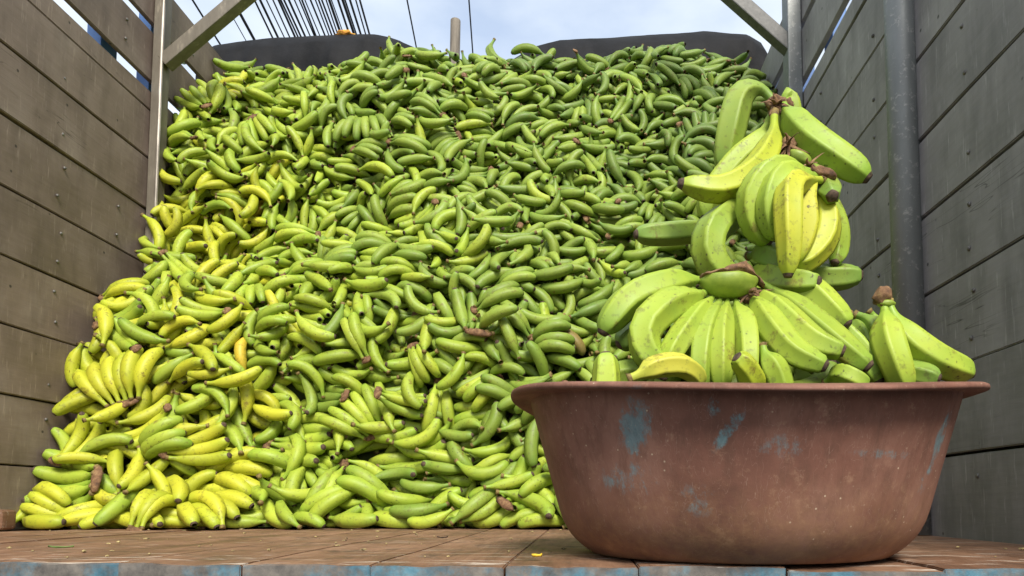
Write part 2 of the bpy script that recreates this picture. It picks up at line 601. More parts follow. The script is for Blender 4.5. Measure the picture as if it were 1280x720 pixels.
m = N('grey_weathered_pole')
g = m.noise(m.coord((1, 1, .1)), 60, 5)
M['pole'] = m.done(m.ramp(g, (.3, (.12, .1, .08)), (.7, (.27, .235, .19))), .8, g, .5, .002)
bm = bmesh.new()
pa, pb = at(565, 110, 3.12), at(569.5, 26, 3.12)
add_tube(bm, pa - Vector((0, 0, 1.2)), pb, .026, .024, 14)
tag(bm_obj('wooden_pole', bm, M['pole'], smooth=False), 'weathered round wooden pole sticking up behind the banana heap', 'pole')

# ------------------------------------------------------------------ overhead cables along the street
m = N('cable_sheath'); M['cable'] = m.done((.02, .021, .024), .6)
cab = []
for k, (px, py) in enumerate([(322, 0), (330, 0), (338, 0), (345, 0), (352, 0), (358, 0), (365, 0), (371, 0), (378, 0), (385, 0), (391, 0), (399, 0), (404, 0), (411, 0), (419, 0), (425, 0), (434, 0), (441, 0), (315, 0), (348, 0), (374, 0), (395, 0), (408, 0), (446, 0), (428, 0)]):
    cab.append((px, py, random.choice([6.2, 6.8, 7.4, 8.0]), random.uniform(.009, .019), 0))
cab += [(288, 0, 6.0, .02, 1), (276, 0, 6.4, .007, 2), (505, 0, 7.0, .011, 3), (582, 0, 7.2, .011, 4), (238, 0, 6.4, .014, 5)]
names_ = {1: 'thickest black cable slanting across the sky by the brown-grey plank wall',
          2: 'thin cable beside the thickest cable, near the brown-grey plank wall',
          3: 'single black cable crossing the open sky between bundle and wooden pole',
          4: 'single black cable dropping behind the heap just past the wooden pole',
          5: 'black cable seen above the brown-grey plank wall beside the brace'}
for px, py, hh, rad, nm in cab:
    vx, vy = 632 + random.uniform(-14, 14) * (nm == 0), 628
    X = (px - vx) / (vy - py) * hh
    ddir = Vector(((vx - 727) / F, 1, 0)).normalized()
    side = Vector((ddir.y, -ddir.x, 0))
    bm = bmesh.new()
    base = side * X + Vector((0, 0, H + hh))
    seg = [-30, -10, 0, 6, 9, 12, 16, 24, 40, 70]
    prev = None
    n = 6
    for sgm in seg:
        c = base + ddir * sgm
        ring = [bm.verts.new(c + side * rad * math.cos(2 * math.pi * q / n) + Vector((0, 0, rad * math.sin(2 * math.pi * q / n)))) for q in range(n)]
        if prev:
            for q in range(n):
                bm.faces.new((prev[q], prev[(q + 1) % n], ring[(q + 1) % n], ring[q]))
        prev = ring
    tag(bm_obj('overhead_cable', bm, M['cable'], smooth=True), names_.get(nm, 'thin black cable in the dense bundle crossing the sky above the tarpaulin'), 'cable', 'cables strung along the street')

# ------------------------------------------------------------------ bananas: one generator for all of them
T_FULL = [0, .022, .045, .08, .12, .16, .2, .25, .31, .38, .46, .55, .64, .72, .79, .85, .9, .935, .96, .978, .992, 1]
T_LOW = [0, .045, .1, .16, .22, .3, .42, .55, .68, .79, .87, .93, .955, .978, 1]
RP_T = [0, .02, .05, .1, .15, .2, .27, .36, .48, .62, .76, .86, .92, .955, .97, 1]
RP_R = [.40, .35, .31, .31, .38, .54, .78, .93, 1, .99, .94, .85, .74, .61, .48, .3]


def sample_path(pts, ts):
    P = np.array([list(p) for p in pts], float)
    if len(P) < 12:                               # Catmull-Rom
        Q = np.vstack([2 * P[0] - P[1], P, 2 * P[-1] - P[-2]])
        out = []
        for k in range(1, len(Q) - 2):
            for u in np.linspace(0, 1, 14, endpoint=(k == len(Q) - 3)):
                a, b, c, d = Q[k - 1], Q[k], Q[k + 1], Q[k + 2]
                out.append(.5 * (2 * b + (c - a) * u + (2 * a - 5 * b + 4 * c - d) * u * u + (3 * b - a - 3 * c + d) * u ** 3))
        P = np.array(out)
    s = np.concatenate([[0], np.cumsum(np.linalg.norm(np.diff(P, axis=0), axis=1))])
    s /= s[-1]
    return np.stack([np.interp(ts, s, P[:, i]) for i in range(3)], 1)


def banana_geo(pts, r, ts, sides=10, phase=0., neck=1.0, ridge=.85, tipr=1.0, lump=0.0, seed=0):
    ts = np.array(ts)
    C = sample_path(pts, ts)
    Tn = np.gradient(C, axis=0)
    Tn /= np.linalg.norm(Tn, axis=1)[:, None]
    ref = np.cross(Tn[len(ts) // 2], C[-1] - C[0])
    if np.linalg.norm(ref) < 1e-6:
        ref = np.cross(Tn[0], [.3, .2, 1])
    nrm = ref / np.linalg.norm(ref)
    V, AL, RI = [], [], []
    rr = np.interp(ts, RP_T, RP_R)
    ng = np.clip(1 - ts / .34, 0, 1) ** .7
    rr = rr * (1 + (neck - 1) * np.minimum(ng * 1.6, 1))
    rr = np.where(ts > .95, rr * tipr, rr)
    th = np.arange(sides) * 2 * math.pi / sides + phase
    w = (th - phase) % (2 * math.pi / 5) - math.pi / 5
    pent = (math.cos(math.pi / 5) / np.cos(w)) ** ridge
    pent = pent / pent.mean()
    rdg = np.clip((pent - pent.min()) / (pent.max() - pent.min() + 1e-9), 0, 1)
    for k in range(len(ts)):
        nrm = nrm - Tn[k] * (nrm @ Tn[k])
        nrm /= np.linalg.norm(nrm)
        bi = np.cross(Tn[k], nrm)
        amt = min(1, max(0, (rr[k] - .3) / .5))
        rad = r * rr[k] * (1 + amt * (pent - 1))
        if lump:
            rad = rad * (1 + lump * math.sin(ts[k] * 9 + seed) * .5)
        V.append(C[k] + np.outer(np.cos(th) * rad, nrm) + np.outer(np.sin(th) * rad, bi))
        AL += [ts[k]] * sides
        RI += list(rdg ** 3 * amt)
    V = np.concatenate(V)
    return V, np.array(AL), np.array(RI), C


def grid_faces(k0, k1, sides, cap0, cap1):
    F_ = []
    for k in range(k0, k1):
        for q in range(sides):
            F_.append((k * sides + q, k * sides + (q + 1) % sides, (k + 1) * sides + (q + 1) % sides, (k + 1) * sides + q))
    caps = []
    if cap0:
        caps.append(tuple(range(k0 * sides + sides - 1, k0 * sides - 1, -1)))
    if cap1:
        caps.append(tuple(range(k1 * sides, (k1 + 1) * sides)))
    return F_, caps


def piece_mesh(name, V, faces, mat, AL, RI):
    used = sorted({i for f in faces for i in f})
    mp_ = {o: n for n, o in enumerate(used)}
    me = bpy.data.meshes.new(name)
    me.from_pydata([tuple(V[i]) for i in used], [], [tuple(mp_[i] for i in f) for f in faces])
    for nm, arr in (('along', AL), ('ridge', RI)):
        a = me.attributes.new(nm, 'FLOAT', 'POINT')
        a.data.foreach_set('value', np.array([arr[i] for i in used], np.float32))
    me.materials.append(mat)
    me.shade_smooth()
    return me


def banana_parts(V, AL, RI, ts, sides):
    """body, stem end, blossom tip as three meshes"""
    ks = max(k for k, t in enumerate(ts) if t <= .046)
    kt = min(k for k, t in enumerate(ts) if t >= .97)
    n = len(ts) - 1
    out = []
    for nm, k0, k1, mat, c0, c1 in (('banana', ks, kt, M['peel'], False, False), ('stem', 0, ks, M['stem'], True, False), ('tip', kt, n, M['tip'], False, True)):
        f, c = grid_faces(k0, k1, sides, c0, c1)
        out.append(piece_mesh(nm, V, f + c, mat, AL, RI))
    return out


TINTS = {
    'green': ((.165, .262, .03), (.25, .355, .044)),
    'deep green': ((.12, .205, .03), (.18, .275, .038)),
    'lime green': ((.25, .37, .03), (.345, .445, .04)),
    'yellow-green': ((.37, .435, .022), (.46, .485, .03)),
    'browned': ((.15, .12, .035), (.24, .19, .045)),
    'yellow': ((.50, .42, .03), (.57, .45, .04)),
}


def tint(kind):
    a, b = TINTS[kind]
    u = random.random()
    j = random.uniform(.9, 1.1)
    j *= .93
    return tuple((a[i] * (1 - u) + b[i] * u) * j + .006 * (i == 2) for i in range(3))


# ------------------------------------------------------------------ the heap: pack bodies so that they touch without merging
LB = .182
VAR = []
for k, (bend, L, r) in enumerate([(1.0, .185, .0212), (1.4, .19, .0208), (1.9, .2, .0206), (.75, .165, .02), (1.5, .165, .0198), (2.2, .195, .021)]):
    s = np.linspace(-.5, .5, 31)
    ang = bend * (s + .12 * np.cos(s * math.pi) * -1)
    dx = np.cos(ang); dz = np.sin(ang)
    x = np.concatenate([[0], np.cumsum((dx[1:] + dx[:-1]) / 2)]) * L / 30
    z = np.concatenate([[0], np.cumsum((dz[1:] + dz[:-1]) / 2)]) * L / 30
    P = np.stack([x - x.mean(), 0 * x, z - z.mean()], 1)
    V, AL, RI, C = banana_geo(P, r, T_LOW, 10, phase=random.uniform(0, 1))
    sp = sample_path(P, [.04, .19, .33, .47, .61, .75, .88, .97])
    sr = r * np.array([.32, .52, .85, .99, .99, .9, .72, .4]) * .9
    VAR.append(dict(V=V, AL=AL, RI=RI, P=P, sp=sp, sr=sr, stem=P[0]))


def hand_members(n, var):
    """n fingers side by side from one crown; local matrices"""
    out = []
    st = VAR[var]['stem']
    for i in range(n):
        q = i - (n - 1) / 2
        a = q * R(10.5)
        rot = Matrix.Rotation(a, 4, 'Z') @ Matrix.Rotation(random.gauss(0, .07), 4, 'Y') @ Matrix.Rotation(random.gauss(0, .1), 4, 'X')
        mt = Matrix.Translation((0, q * .0175, .004 * (i % 2))) @ rot @ Matrix.Translation(-Vector(st))
        out.append((random.choice([var, var, (var + 1) % 3]) if False else var, mt))
    return out


BT = []                                           # body types
for v in range(len(VAR)):
    BT.append([(v, Matrix.Identity(4))])
for n, v in ((2, 1), (3, 0), (4, 5), (5, 1), (3, 2), (4, 0), (2, 4), (3, 5), (6, 1)):
    mem = hand_members(n, v)
    cen = sum((mt @ Vector((0, 0, 0)) for _, mt in mem), Vector()) / n
    BT.append([(vv, Matrix.Translation(-cen) @ mt) for vv, mt in mem])
BS = []
for mem in BT:
    P_, R_ = [], []
    for v, mt in mem:
        A = np.array(mt)
        P_.append(VAR[v]['sp'] @ A[:3, :3].T + A[:3, 3]); R_.append(VAR[v]['sr'])
    BS.append((np.concatenate(P_), np.concatenate(R_)))

# heap profile along the left side: (Y, z); z scaled a little with X, foot moved with X
PROF = np.array([(1.80, -.05), (1.86, .03), (1.96, .15), (2.06, .38), (2.11, .6), (2.20, .8), (2.37, 1.03), (2.47, 1.37), (2.56, 1.62), (2.68, 1.84), (2.82, 1.97), (2.98, 2.05), (3.12, 2.07)])
sl_ = np.concatenate([[0], np.cumsum(np.linalg.norm(np.diff(PROF, axis=0), axis=1))])
SN = 240
SS = np.linspace(0, sl_[-1], SN)
PR = np.stack([np.interp(SS, sl_, PROF[:, i]) for i in range(2)], 1)
for _ in range(6):
    PR[1:-1] = (PR[:-2] + 2 * PR[1:-1] + PR[2:]) / 4
TG = np.gradient(PR, axis=0); TG /= np.linalg.norm(TG, axis=1)[:, None]
NR = np.stack([-TG[:, 1], TG[:, 0]], 1)           # outwards: towards the camera and up


def zfac(X):
    return np.interp(X, [-1.6, -1.3, -1.0, -.5, .2, .8], [.99, .99, 1.012, 1.018, 1.006, 1.0])


def yoff(X, z):
    foot = np.interp(X, [-1.6, -1.3, -1.0, .8], [-.09, .03, .09, .09]) * np.clip(1 - z / .5, 0, 1)
    return foot - .06 * np.interp(X, [-1.5, -1.05], [1, 0]) * np.clip((z - 1.05) / .5, 0, 1)


def bump(X, s):
    return .028 * np.sin(X * 5.1 + s * 2.0 + 1) + .026 * np.sin(s * 6.3 - X * 2.7) + .018 * np.sin(X * 11 + 3 * np.sin(s * 5))


def surf(Pt):
    """signed distance outwards, normal (Y,z) and s for points"""
    z = Pt[:, 2] / zfac(Pt[:, 0]); y = Pt[:, 1] - yoff(Pt[:, 0], Pt[:, 2])
    d2 = (y[:, None] - PR[None, :, 0]) ** 2 + (z[:, None] - PR[None, :, 1]) ** 2
    k = d2.argmin(1)
    sd_ = (y - PR[k, 0]) * NR[k, 0] + (z - PR[k, 1]) * NR[k, 1] - bump(Pt[:, 0], SS[k])
    return sd_, NR[k], k


bodies = []
layers = [(0.0, .0086), (-.034, .0082), (-.068, .0082), (-.1, .0095)]
def heap_scale(z):
    return float(np.interp(z, [0, .25, .9, 2.1], [1.0, .98, .84, .76]))


for li, (dep, area) in enumerate(layers):
    stp = math.sqrt(area) * .78
    nx = int((XL + XR - .06) / stp)
    ns = int((SS[-1] - .06) / stp)
    for i in range(nx):
        for j in range(ns):
            X = -XL + .03 + (i + .5 + random.uniform(-.45, .45)) * (XL + XR - .06) / nx
            s = .07 + (j + .5 + random.uniform(-.45, .45)) * (SS[-1] - .08) / ns
            k = int(np.clip(s / SS[-1] * (SN - 1), 0, SN - 1))
            hs = heap_scale(PR[k][1])
            if random.random() > (.78 / hs) ** 2:
                continue
            dep = layers[li][0] * (.4 + .6 * hs)
            u = random.random()
            if li <= 1 and u < .13:
                bt = len(VAR) + random.randrange(9)
                if random.random() < .45:
                    bt = len(VAR)
            else:
                bt = random.randrange(len(VAR))
            nmem = len(BT[bt])
            if nmem > 1 and random.random() < (1 - 1 / nmem) * .2:
                bt = random.randrange(len(VAR))
            n2 = NR[k]; t2 = TG[k]
            nv = Vector((0, n2[0], n2[1])); tv = Vector((0, t2[0], t2[1])); xv = Vector((1, 0, 0))
            fa = 1.1 * mnoise.noise(Vector((X * 3.3, s * 3.3, li * 5))) * 1.6 + random.gauss(0, .7)
            if random.random() < .16:
                fa += random.uniform(-1.5, 1.5)
            if random.random() < .5:
                fa += math.pi
            ax = (xv * math.cos(fa) + tv * math.sin(fa))
            ax = (ax + nv * random.gauss(0, .26)).normalized()
            # bend direction: mostly lying in the face of the heap or humped outwards
            b0 = random.choice([0, math.pi, math.pi, 0, 0, math.pi, math.pi / 2, -math.pi / 2]) + random.gauss(0, .4)
            pz = nv.cross(ax).normalized()
            up = pz * math.cos(b0) + (ax.cross(pz)) * math.sin(b0) * (-1)
            if nmem > 1:
                up = -nv if random.random() < .7 else nv
            up = (up - ax * up.dot(ax)).normalized()
            yv = up.cross(ax)
            mt = Matrix((ax, yv, up)).transposed()
            o2 = PR[k] + NR[k] * (dep + bump(X, s))
            zc = o2[1] * zfac(X)
            bodies.append(dict(t=bt, P=np.array([X, o2[0] + float(yoff(np.array(X), np.array(zc))), max(zc, .03)]), R=np.array(mt), dep=dep + random.gauss(0, .015), li=li, s=random.uniform(.88, 1.12) * hs))

NB = len(bodies)
BP = np.array([b['P'] for b in bodies]); BR = np.array([b['R'] for b in bodies]); BD = np.array([b['dep'] for b in bodies]); BSc = np.array([b['s'] for b in bodies])
bid = np.concatenate([np.full(len(BS[b['t']][1]), i) for i, b in enumerate(bodies)])
loc = np.concatenate([BS[b['t']][0] * b['s'] for b in bodies])
rad = np.concatenate([BS[b['t']][1] * b['s'] for b in bodies])
half = [(dx, dy, dz) for dx in (-1, 0, 1) for dy in (-1, 0, 1) for dz in (-1, 0, 1) if (dx, dy, dz) >= (0, 0, 0)]


def find_pairs(S, cell=.056):
    g = np.floor((S - S.min(0)) / cell).astype(np.int64) + 1
    n = g.max(0) + 2
    key = (g[:, 0] * n[1] + g[:, 1]) * n[2] + g[:, 2]
    order = np.argsort(key); ks = key[order]
    I, J = [], []
    idx = np.arange(len(S))
    for dx, dy, dz in half:
        nk = key + (dx * n[1] + dy) * n[2] + dz
        lo = np.searchsorted(ks, nk, 'left'); hi = np.searchsorted(ks, nk, 'right')
        c = hi - lo
        i = np.repeat(idx, c)
        st = np.repeat(lo - np.concatenate([[0], np.cumsum(c)[:-1]]), c)
        j = order[np.arange(c.sum()) + st]
        ok = bid[i] != bid[j]
        if (dx, dy, dz) == (0, 0, 0):
            ok &= i < j
        I.append(i[ok]); J.append(j[ok])
    I = np.concatenate(I); J = np.concatenate(J)
    d = np.linalg.norm(S[I] - S[J], axis=1)
    ok = d < rad[I] + rad[J] + .012
    return I[ok], J[ok]


NIT = 70
for it in range(NIT):
    rel = np.einsum('nij,nj->ni', BR[bid], loc)
    S = BP[bid] + rel
    if it % 4 == 0:
        I, J = find_pairs(S)
    d = S[I] - S[J]
    dist = np.linalg.norm(d, axis=1) + 1e-9
    pen = rad[I] + rad[J] - dist
    ok = pen > 0
    i, j = I[ok], J[ok]
    dv = d[ok] / dist[ok, None] * (pen[ok] * .5)[:, None]
    D = np.zeros_like(S); cnt = np.zeros(len(S))
    for c in range(3):
        D[:, c] += np.bincount(i, dv[:, c], len(S)) - np.bincount(j, dv[:, c], len(S))
    cnt += np.bincount(i, minlength=len(S)) + np.bincount(j, minlength=len(S))
    for mask, ax_, val in ((S[:, 2] < rad + .002, 2, rad + .002 - S[:, 2]), (S[:, 0] < -XL + rad, 0, -XL + rad - S[:, 0]), (S[:, 0] > XR - rad, 0, XR - rad - S[:, 0])):
        D[mask, ax_] += val[mask] * 1.4; cnt[mask] += 1
    # lie against the face of the heap: ends sticking out are turned in
    if it % 2 == 0:
        sdS, nS, _ = surf(S)
        tgt = BD[bid]
        out = sdS - tgt - .03
        mk = out > 0
        push = np.where(mk, -out * .35, 0)
        D[:, 1] += push * nS[:, 0]; D[:, 2] += push * nS[:, 1]; cnt[mk] += 1
    bc = np.maximum(np.bincount(bid, cnt > 0, NB), 1)
    tr = np.stack([np.bincount(bid, D[:, c], NB) for c in range(3)], 1) / bc[:, None] ** .8
    tq = np.cross(rel, D)
    w = np.stack([np.bincount(bid, tq[:, c], NB) for c in range(3)], 1)
    iner = np.bincount(bid, (rel ** 2).sum(1) * (cnt > 0), NB) + 1e-4
    w = np.clip(w / iner[:, None], -.2, .2)
    BP += np.clip(tr, -.012, .012)
    sdB, nB, kB = surf(BP)
    pull = np.clip((BD - sdB) * .12, -.006, .006) * (1 if it < NIT * .75 else .35)
    BP[:, 1] += pull * nB[:, 0]; BP[:, 2] += pull * nB[:, 1]
    BP[:, 2] -= .0006 * (it < NIT * .8)
    # rotate by small w
    th = np.linalg.norm(w, axis=1) + 1e-12
    kx = w / th[:, None]
    K = np.zeros((NB, 3, 3))
    K[:, 0, 1], K[:, 0, 2], K[:, 1, 0], K[:, 1, 2], K[:, 2, 0], K[:, 2, 1] = -kx[:, 2], kx[:, 1], kx[:, 2], -kx[:, 0], -kx[:, 1], kx[:, 0]
    Rw = np.eye(3) + np.sin(th)[:, None, None] * K + (1 - np.cos(th))[:, None, None] * (K @ K)
    BR = Rw @ BR
print('heap bodies', NB, 'mean penetration', float(pen[ok].mean()) if ok.any() else 0)

# colours by place: riper and yellower low by the brown wall, greener higher and to the right
def ripeness(X, z):
    v = .43 - .36 * (X + .4) - .2 * (z - .7) + .1 * (X < -1.0)
    v += .22 * mnoise.noise(Vector((X * 2.2, z * 2.2, 4.0)))
    return v + random.gauss(0, .115)


def kind_of(v):
    if random.random() < .004:
        return 'browned'
    return 'yellow' if v > 1.16 else 'yellow-green' if v > .84 else 'lime green' if v > .46 else 'green' if v > .12 else 'deep green'


vis_score = np.full(NB, 9e9)
px_, py_ = project(BP)
for i, b in enumerate(bodies):
    if b['li'] == 0 and -10 < px_[i] < 1290 and py_[i] > 20:
        if 668 < px_[i] < 1240 and py_[i] > 480:
            continue
        if 775 < px_[i] < 1100 and py_[i] > 380:
            continue
        vis_score[i] = BP[i, 1] + .04 * random.random()
order = np.argsort(vis_score)
singles, hands, mass = [], [], []
for i in order:
    n = len(BT[bodies[i]['t']])
    if vis_score[i] < 1e9 and n == 1 and len(singles) < 275:
        singles.append(i)
    elif vis_score[i] < 1e9 and n > 1 and len(hands) < 34:
        hands.append(i)
    else:
        mass.append(i)

VME = [banana_parts(v['V'], v['AL'], v['RI'], T_LOW, 10) for v in VAR]
ORD = ['first', 'second', 'third', 'fourth', 'fifth', 'sixth', 'seventh', 'eighth', 'ninth', 'tenth', 'eleventh', 'twelfth', 'thirteenth', 'fourteenth', 'fifteenth', 'sixteenth', 'seventeenth', 'eighteenth', 'nineteenth', 'twentieth']
ORD += ['twenty-' + o for o in ORD[:9]] + ['thirtieth'] + ['thirty-' + o for o in ORD[:9]] + ['fortieth'] + ['forty-' + o for o in ORD[:9]]


def bmat(i):
    mt = Matrix(BR[i].tolist()).to_4x4() @ Matrix.Scale(BSc[i], 4)
    mt.translation = BP[i]
    return mt


def zone(i):
    x, y = px_[i], py_[i]
    a = ('against the brown-grey wall' if x < 190 else 'near the brown-grey wall' if x < 330 else 'midway between wall and basin' if x < 520 else "near the basin's rim" if x < 760 else 'behind the basin fruit')
    b = ("on the heap's foot" if BP[i, 2] < .09 else 'low on the heap' if BP[i, 2] < .3 else 'in the lower heap' if BP[i, 2] < .6 else 'halfway up the heap')
    return a, b


def pose(i, A):
    ax = A.col[0].xyz.normalized()                # stem to tip
    if abs(ax.y) > .72:
        return 'pointing its tip out' if ax.y < 0 else 'pointing its stem out'
    if abs(ax.z) < .33:
        return 'lying level'
    if abs(ax.z) > .8:
        return 'hanging tip down' if ax.z < 0 else 'standing tip up'
    return 'slanting tip down' if ax.z < 0 else 'slanting tip up'


info = []
for i in singles + hands:
    A = bmat(i)
    kd = kind_of(ripeness(BP[i, 0], BP[i, 2]))
    a, b = zone(i)
    n = len(BT[bodies[i]['t']])
    if n > 1 and kd == 'browned':
        kd = 'green'
    nm = 'banana' if n == 1 else ['', '', 'banana pair', 'three-banana hand', 'four-banana hand', 'five-banana hand', 'six-banana hand'][n]
    info.append([i, A, kd, (nm, pose(i, A), a, b), n])
byl = {}
for q in info:
    byl.setdefault((q[2], (q[3][0], q[3][1], q[3][3])), []).append(q)
for (kd, (nm, ps, b)), qs in byl.items():
    qs.sort(key=lambda q: px_[q[0]])
    for k, q in enumerate(qs):
        q.append(f'{kd} {nm} {ps} {b} {q[3][2]}' if len(qs) == 1 else f'{ORD[k]} {kd} {nm} from brown-grey wall {ps} {b}')
for i, A, kd, _l, n, lab in info:
    mem = BT[bodies[i]['t']]
    if n == 1:
        v = mem[0][0]
        o = bpy.data.objects.new('banana', VME[v][0])
        link(o)
        o.matrix_world = A
        tag(o, lab, 'banana', 'loose bananas in the heap')
        c = tint(kd)
        o.color = (*c, 1)
        for nm, me in (('stem', VME[v][1]), ('tip', VME[v][2])):
            ch = bpy.data.objects.new(nm, me)
            link(ch, o)
    else:
        root = empty('banana_hand')
        root.matrix_world = A
        tag(root, lab, 'bananas', 'joined hands of bananas in the heap')
        for v, mt in mem:
            o = bpy.data.objects.new('banana', VME[v][0])
            link(o, root)
            o.matrix_local = mt
            c = tint(kd)
            o.color = (*c, 1)
            for nm, me in (('stem', VME[v][1]), ('tip', VME[v][2])):
                link(bpy.data.objects.new(nm, me), o)
        st = sum((mt @ Vector(VAR[v]['stem']) for v, mt in mem), Vector()) / n
        bm = bmesh.new()
        bmesh.ops.create_icosphere(bm, subdivisions=2, radius=1)
        for vtx in bm.verts:
            vtx.co *= 1 + .25 * mnoise.noise(vtx.co * 2.1 + Vector((i, 0, 0)))
            vtx.co = Vector((vtx.co.x * .014 - .005, vtx.co.y * (.005 + .007 * n), vtx.co.z * .0075)) + st
        bm_obj('crown', bm, M['crown'], root, smooth=True)

# everything deeper or higher: one mass
VV, TI, AA, RR, off = [], [], [], [], 0
sides = 10
nts = len(T_LOW)
ks = max(k for k, t in enumerate(T_LOW) if t <= .046); kt = min(k for k, t in enumerate(T_LOW) if t >= .97)
fq, _ = grid_faces(0, nts - 1, sides, False, False)
fq = np.array(fq)
fm = np.array([1 if k < ks else 2 if k >= kt else 0 for k in range(nts - 1) for _ in range(sides)])
FQ, FM = [], []
CAPS = []
nvb = nts * sides
for i in mass:
    A = bmat(i)
    kd = kind_of(ripeness(BP[i, 0], BP[i, 2]))
    if len(BT[bodies[i]['t']]) > 1 and kd == 'browned':
        kd = 'green'
    for v, mt in BT[bodies[i]['t']]:
        Bm = np.array(A @ mt)
        VV.append(VAR[v]['V'] @ Bm[:3, :3].T + Bm[:3, 3])
        c = tint(kd)
        TI.append(np.tile([*c, 1.0], (nvb, 1)))
        AA.append(VAR[v]['AL']); RR.append(VAR[v]['RI'])
        FQ.append(fq + off); FM.append(fm)
        off += nvb
    mem = BT[bodies[i]['t']]
    if len(mem) > 1 and bodies[i]['li'] <= 1:
        st = sum((mt @ Vector(VAR[v]['stem']) for v, mt in mem), Vector()) / len(mem)
        cvv = []
        for a_ in range(5):
            for b_ in range(8):
                th_, ph_ = math.pi * (a_ + .02) / 4.04, 2 * math.pi * b_ / 8
                q = Vector((math.cos(th_), math.sin(th_) * math.cos(ph_), math.sin(th_) * math.sin(ph_)))
                q *= 1 + .4 * mnoise.noise(q * 2 + Vector((i, 3, 1)))
                cvv.append(A @ (Vector((q.x * .014 - .005, q.y * (.005 + .007 * len(mem)), q.z * .007)) + st))
        VV.append(np.array([list(q) for q in cvv]))
        TI.append(np.tile([.1, .06, .03, 1.0], (40, 1))); AA.append(np.full(40, .5)); RR.append(np.zeros(40))
        fc = np.array([(off + a_ * 8 + b_, off + a_ * 8 + (b_ + 1) % 8, off + (a_ + 1) * 8 + (b_ + 1) % 8, off + (a_ + 1) * 8 + b_) for a_ in range(4) for b_ in range(8)])
        FQ.append(fc); FM.append(np.full(32, 4)); off += 40
VV = np.concatenate(VV); FQ = np.concatenate(FQ); FM = np.concatenate(FM)
# the unseen core of the heap behind them
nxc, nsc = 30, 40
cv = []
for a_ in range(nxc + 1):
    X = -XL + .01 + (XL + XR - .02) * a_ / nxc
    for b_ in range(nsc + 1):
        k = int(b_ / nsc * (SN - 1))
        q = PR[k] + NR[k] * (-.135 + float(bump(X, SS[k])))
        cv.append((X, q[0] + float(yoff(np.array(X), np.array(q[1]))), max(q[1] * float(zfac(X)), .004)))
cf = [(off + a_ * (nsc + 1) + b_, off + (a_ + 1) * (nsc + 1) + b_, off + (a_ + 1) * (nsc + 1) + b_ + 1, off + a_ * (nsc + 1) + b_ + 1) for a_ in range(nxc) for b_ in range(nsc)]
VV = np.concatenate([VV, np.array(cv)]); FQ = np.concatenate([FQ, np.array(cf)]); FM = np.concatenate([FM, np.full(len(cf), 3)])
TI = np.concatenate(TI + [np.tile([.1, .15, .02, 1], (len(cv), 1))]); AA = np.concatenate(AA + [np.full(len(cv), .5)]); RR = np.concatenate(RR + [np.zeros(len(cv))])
me = bpy.data.meshes.new('banana_heap')
me.vertices.add(len(VV)); me.vertices.foreach_set('co', VV.astype(np.float32).ravel())
me.loops.add(FQ.size); me.loops.foreach_set('vertex_index', FQ.astype(np.int32).ravel())
me.polygons.add(len(FQ)); me.polygons.foreach_set('loop_start', np.arange(0, FQ.size, 4, dtype=np.int32))
me.polygons.foreach_set('material_index', FM.astype(np.int32))
me.update(calc_edges=True)
me.attributes.new('tint', 'FLOAT_COLOR', 'POINT').data.foreach_set('color', TI.astype(np.float32).ravel())
me.attributes.new('along', 'FLOAT', 'POINT').data.foreach_set('value', AA.astype(np.float32))
me.attributes.new('ridge', 'FLOAT', 'POINT').data.foreach_set('value', RR.astype(np.float32))
me.shade_smooth()
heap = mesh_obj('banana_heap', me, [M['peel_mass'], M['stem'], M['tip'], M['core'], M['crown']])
tag(heap, 'great heap of green and yellow bananas filling the truck bed', 'bananas', kind='stuff')

# ------------------------------------------------------------------ basin
BY, BXC = 1.008, .2275
r_lip, r_wall, r_base = .335, .303, .221
z_rim = at(640, 496, 1.01).z
prof = []                                          # (r, z) outside from the base to the lip, then inside
rw0 = r_base + .022
mw = (r_wall - rw0) / (z_rim - .022)
prof += [(0, .003), (.12, .002), (r_base - .03, .0004)]
for z in (.0012, .004, .008, .013, .02, .028, .038, .05, .065, .085, .105, .125, .145, .165, .185, z_rim - .022):
    prof.append((rw0 + mw * z - .034 * max(0, 1 - z / .075) ** 3.2, z))
prof += [(r_wall + .002, z_rim - .0125), (r_wall + .006, z_rim - .0095), (r_lip - .006, z_rim - .0098), (r_lip - .001, z_rim - .008), (r_lip, z_rim - .0045), (r_lip - .001, z_rim - .001), (r_lip - .005, z_rim + .001),
         (r_wall + .004, z_rim + .001), (r_wall - .003, z_rim - .002), (r_wall - .007, z_rim - .012)]
for k in range(1, 8):
    u = k / 7
    z = z_rim - .02 + (.05 - z_rim + .02) * u
    prof.append((rw0 + mw * z - .034 * max(0, 1 - z / .075) ** 3.2 - .009, z))
prof += [(r_base - .004, .022), (r_base - .05, .012), (0, .011)]
SAG = .043
NS = 96
m = N('scuffed_red_brown_plastic')
v = m.coord()
n1 = m.noise(v, 7, 5, .6)
n2 = m.noise(v, 45, 6, .75)
n3 = m.noise(m.coord((1, 1, .25)), 38, 4, .7)
col = m.ramp(n1, (.3, (.105, .047, .034)), (.48, (.165, .075, .053)), (.66, (.225, .115, .083)))
col = m.mix(m.ramp(n3, (.48, 0), (.68, .6)), col, (.1, .05, .035))
col = m.mix(m.ramp(n2, (.57, 0), (.7, .45)), col, (.33, .2, .13))
sx = m.n('SeparateXYZ')
m.l(v, sx.inputs[0])
low = m.ramp(sx.outputs['Z'], (.0, .6), (.13, 0))
low.node.color_ramp.interpolation = 'EASE'
col = m.mix(m.math('MULTIPLY', low, m.ramp(n2, (.35, .2), (.6, 1))), col, (.26, .145, .07))
